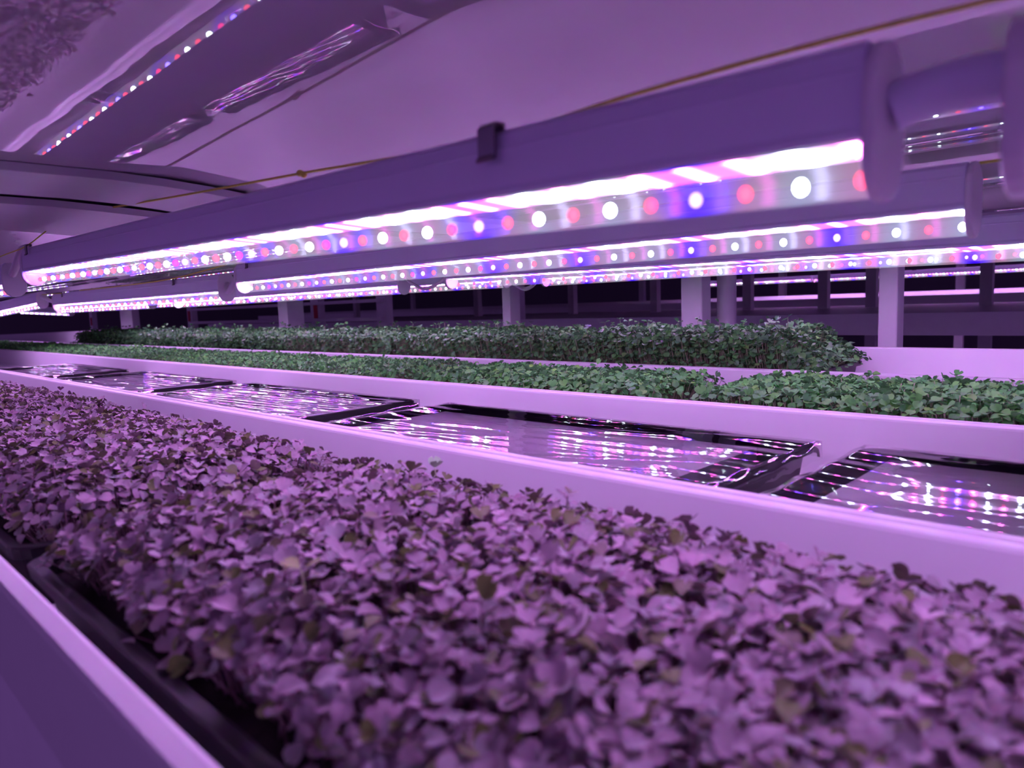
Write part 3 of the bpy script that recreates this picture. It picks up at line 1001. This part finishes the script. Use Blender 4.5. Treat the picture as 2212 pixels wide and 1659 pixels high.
cord('link_cord', [(-1.304, 1.34, 1.212), (-1.27, 1.33, 1.190), (-1.235, 1.328, 1.178), (-1.205, 1.33, 1.190), (-1.20, 1.34, 1.215)], 0.005, M_CABLE, 'small white cord hook below the fourth lamp, at the middle of the photo', 'cord')

# ------------------------------------------------------------------ posts and rack frame behind
def post(x0, x1, y, z0, z1, label, depth=0.05, mat=M_POST, group=None):
    o = MB().box(-(x1 - x0) / 2, (x1 - x0) / 2, 0, depth, 0, z1 - z0).build('rack_post', mat, bevel=0.003)
    o.location = ((x0 + x1) / 2, y, z0)
    return tag(o, label, 'post', group)
post(-1.046, -0.982, 1.75, 0, 2.2, 'wide bright white square post behind the sprouts, beside a round pipe', 0.05)
post(-0.540, -0.500, 1.75, 0, 2.2, 'white square post rising behind the empty end of the back channel')
post(-3.290, -3.20, 1.75, 0, 2.2, 'white square post behind the sprouts, under the left part of the second lamp', 0.09)
post(-1.738, -1.700, 1.75, 0, 2.2, 'narrow post behind the middle of the tall sprouts')
post(-5.568, -5.33, 1.75, 0, 2.2, 'dim post at far left, behind the left end of the tall sprouts', 0.05)
pp = MB().tube([(0, 0, 0), (0, 0, 2.3)], 0.0265, 24).build('drain_pipe', M_POST, smooth=True)
pp.location = (-0.975, 1.875, 0)
tag(pp, 'round white vertical pipe beside the wide white post', 'pipe')
for k, x in enumerate((-0.3, -2.1, -3.9, -5.7)):
    o = MB().box(-0.03, 0.03, 0.112, 1.80, -0.06, 0.0).build('support_beam', M_POST, bevel=0.002)
    o.location = (x, 0, 0.9195)
    tag(o, ['beam under the channels nearest the camera', 'second beam under the channels', 'third beam under the channels', 'farthest beam under the channels'][k], 'beam')

o = MB().box(-3.7, 3.7, 0, 0.024, -0.16, 0.0).build('side_rail', M_POST, bevel=0.003)
o.location = (-2.95, 0.084, 0.9195)
tag(o, 'long rail under the outer edge of the nearest channel, at the lower left corner', 'rail')

# neighbouring rack across the aisle, its own lamps off
t = empty('neighbouring_rack', (-2.0, 3.0, 0), 'dim white rack across the aisle, a broad beam along its front', 'rack')
def rp(mb, name, mat=M_DIMRACK, bevel=0.0):
    mb.v = [(x + 2.0, y - 3.0, z) for x, y, z in mb.v]
    return mb.build(name, mat, t, bevel=bevel)
rp(MB().box(-7.0, 1.2, 2.98, 3.02, 0.972, 1.055), 'front_beam')
rp(MB().box(-7.0, 1.2, 3.02, 5.2, 1.035, 1.05), 'shelf_panel')
rp(MB().box(-7.0, 1.2, 2.98, 3.02, 0.30, 0.40), 'lower_beam')
rp(MB().box(-7.0, 1.2, 2.98, 5.2, 1.36, 1.42), 'upper_shelf')
rp(MB().box(-7.0, 1.2, 3.0, 3.03, 1.285, 1.36), 'upper_beam')
for x in (-6.6, -4.70, -3.61, -2.85, -2.15, -1.67, -1.40, -0.84, -0.2, 0.6):
    rp(MB().box(x - 0.028, x + 0.028, 4.4, 4.45, 0, 1.36), 'post')
for x in (-5.4, -2.9, -0.02):
    rp(MB().box(x - 0.03, x + 0.03, 3.03, 3.08, 0, 1.40), 'post')

# rack farther back, lit by its own lamps
t2 = empty('lit_rack', (-2.0, 6.0, 0), 'far lit rack whose white rail shows under a thin line of lamps', 'rack')
def rq(mb, name, mat=M_TROUGH):
    mb.v = [(x + 2.0, y - 6.0, z) for x, y, z in mb.v]
    return mb.build(name, mat, t2)
rq(MB().box(-12.0, 3.0, 6.0, 6.03, 0.98, 1.100), 'front_wall')
rq(MB().box(-12.0, 3.0, 6.6, 6.63, 0.98, 1.130), 'back_wall')
rq(MB().box(-12.0, 3.0, 6.03, 6.6, 0.97, 0.985), 'trough_floor')
rq(MB().box(-12.0, 3.0, 5.9, 7.5, 1.42, 1.46), 'overhead_panel', M_DIMRACK)
for x in (-9.5, -7.2, -5.0, -3.25, -2.81, -2.2, -1.62, -0.9, 0.2):
    rq(MB().box(x - 0.035, x + 0.035, 7.45, 7.5, 0, 1.44), 'post', M_POST)
for k, (xr, yy, zz) in enumerate([(0.0, 6.2, 1.262), (-1.22, 6.2, 1.258), (-2.45, 6.2, 1.262), (-0.5, 6.45, 1.268), (-1.75, 6.45, 1.268)]):
    lamp(xr, yy, zz, 1.2, zz, k, ['small far lamp at the right edge, over the far white rail', 'small far lamp between the two square posts on the right', 'small far lamp just right of the round pipe',
         'rear small far lamp near the right edge', 'rear small far lamp between the posts'][k], 'small lamps of the far rack', diodes=False)

# pipe frame on the left with red tags
t3 = empty('pipe_frame', (-5.2, 2.6, 0), 'dim frame of rails and posts in the dark at left, behind the tall sprouts', 'frame')
def rf(mb, name, mat=M_DIMRACK):
    mb.v = [(x + 5.2, y - 2.6, z) for x, y, z in mb.v]
    return mb.build(name, mat, t3)
rf(MB().box(-6.45, -3.6, 2.58, 2.61, 1.071, 1.094), 'rail')
rf(MB().box(-6.45, -3.6, 2.58, 2.61, 1.185, 1.205), 'rail')
for x in (-9.3, -6.50, -4.40, -3.63):
    p = rf(MB().box(x - 0.05, x + 0.05, 2.61, 2.66, 0, 1.6), 'post')
for k, (x, y, z) in enumerate([(-6.50, 2.607, 1.14), (-4.38, 2.607, 1.14), (-9.28, 2.607, 1.12)]):
    o = MB().box(-0.022, 0.022, -0.004, 0.0, -0.045, 0.045).build('red_tag', M_RED)
    o.location = (x, y, z)
    tag(o, ['red tag on the post at the left end of the dim pipe frame', 'red tag on the dim frame just right of the bright narrow post', 'red tag on the post nearest the left edge'][k], 'tag')
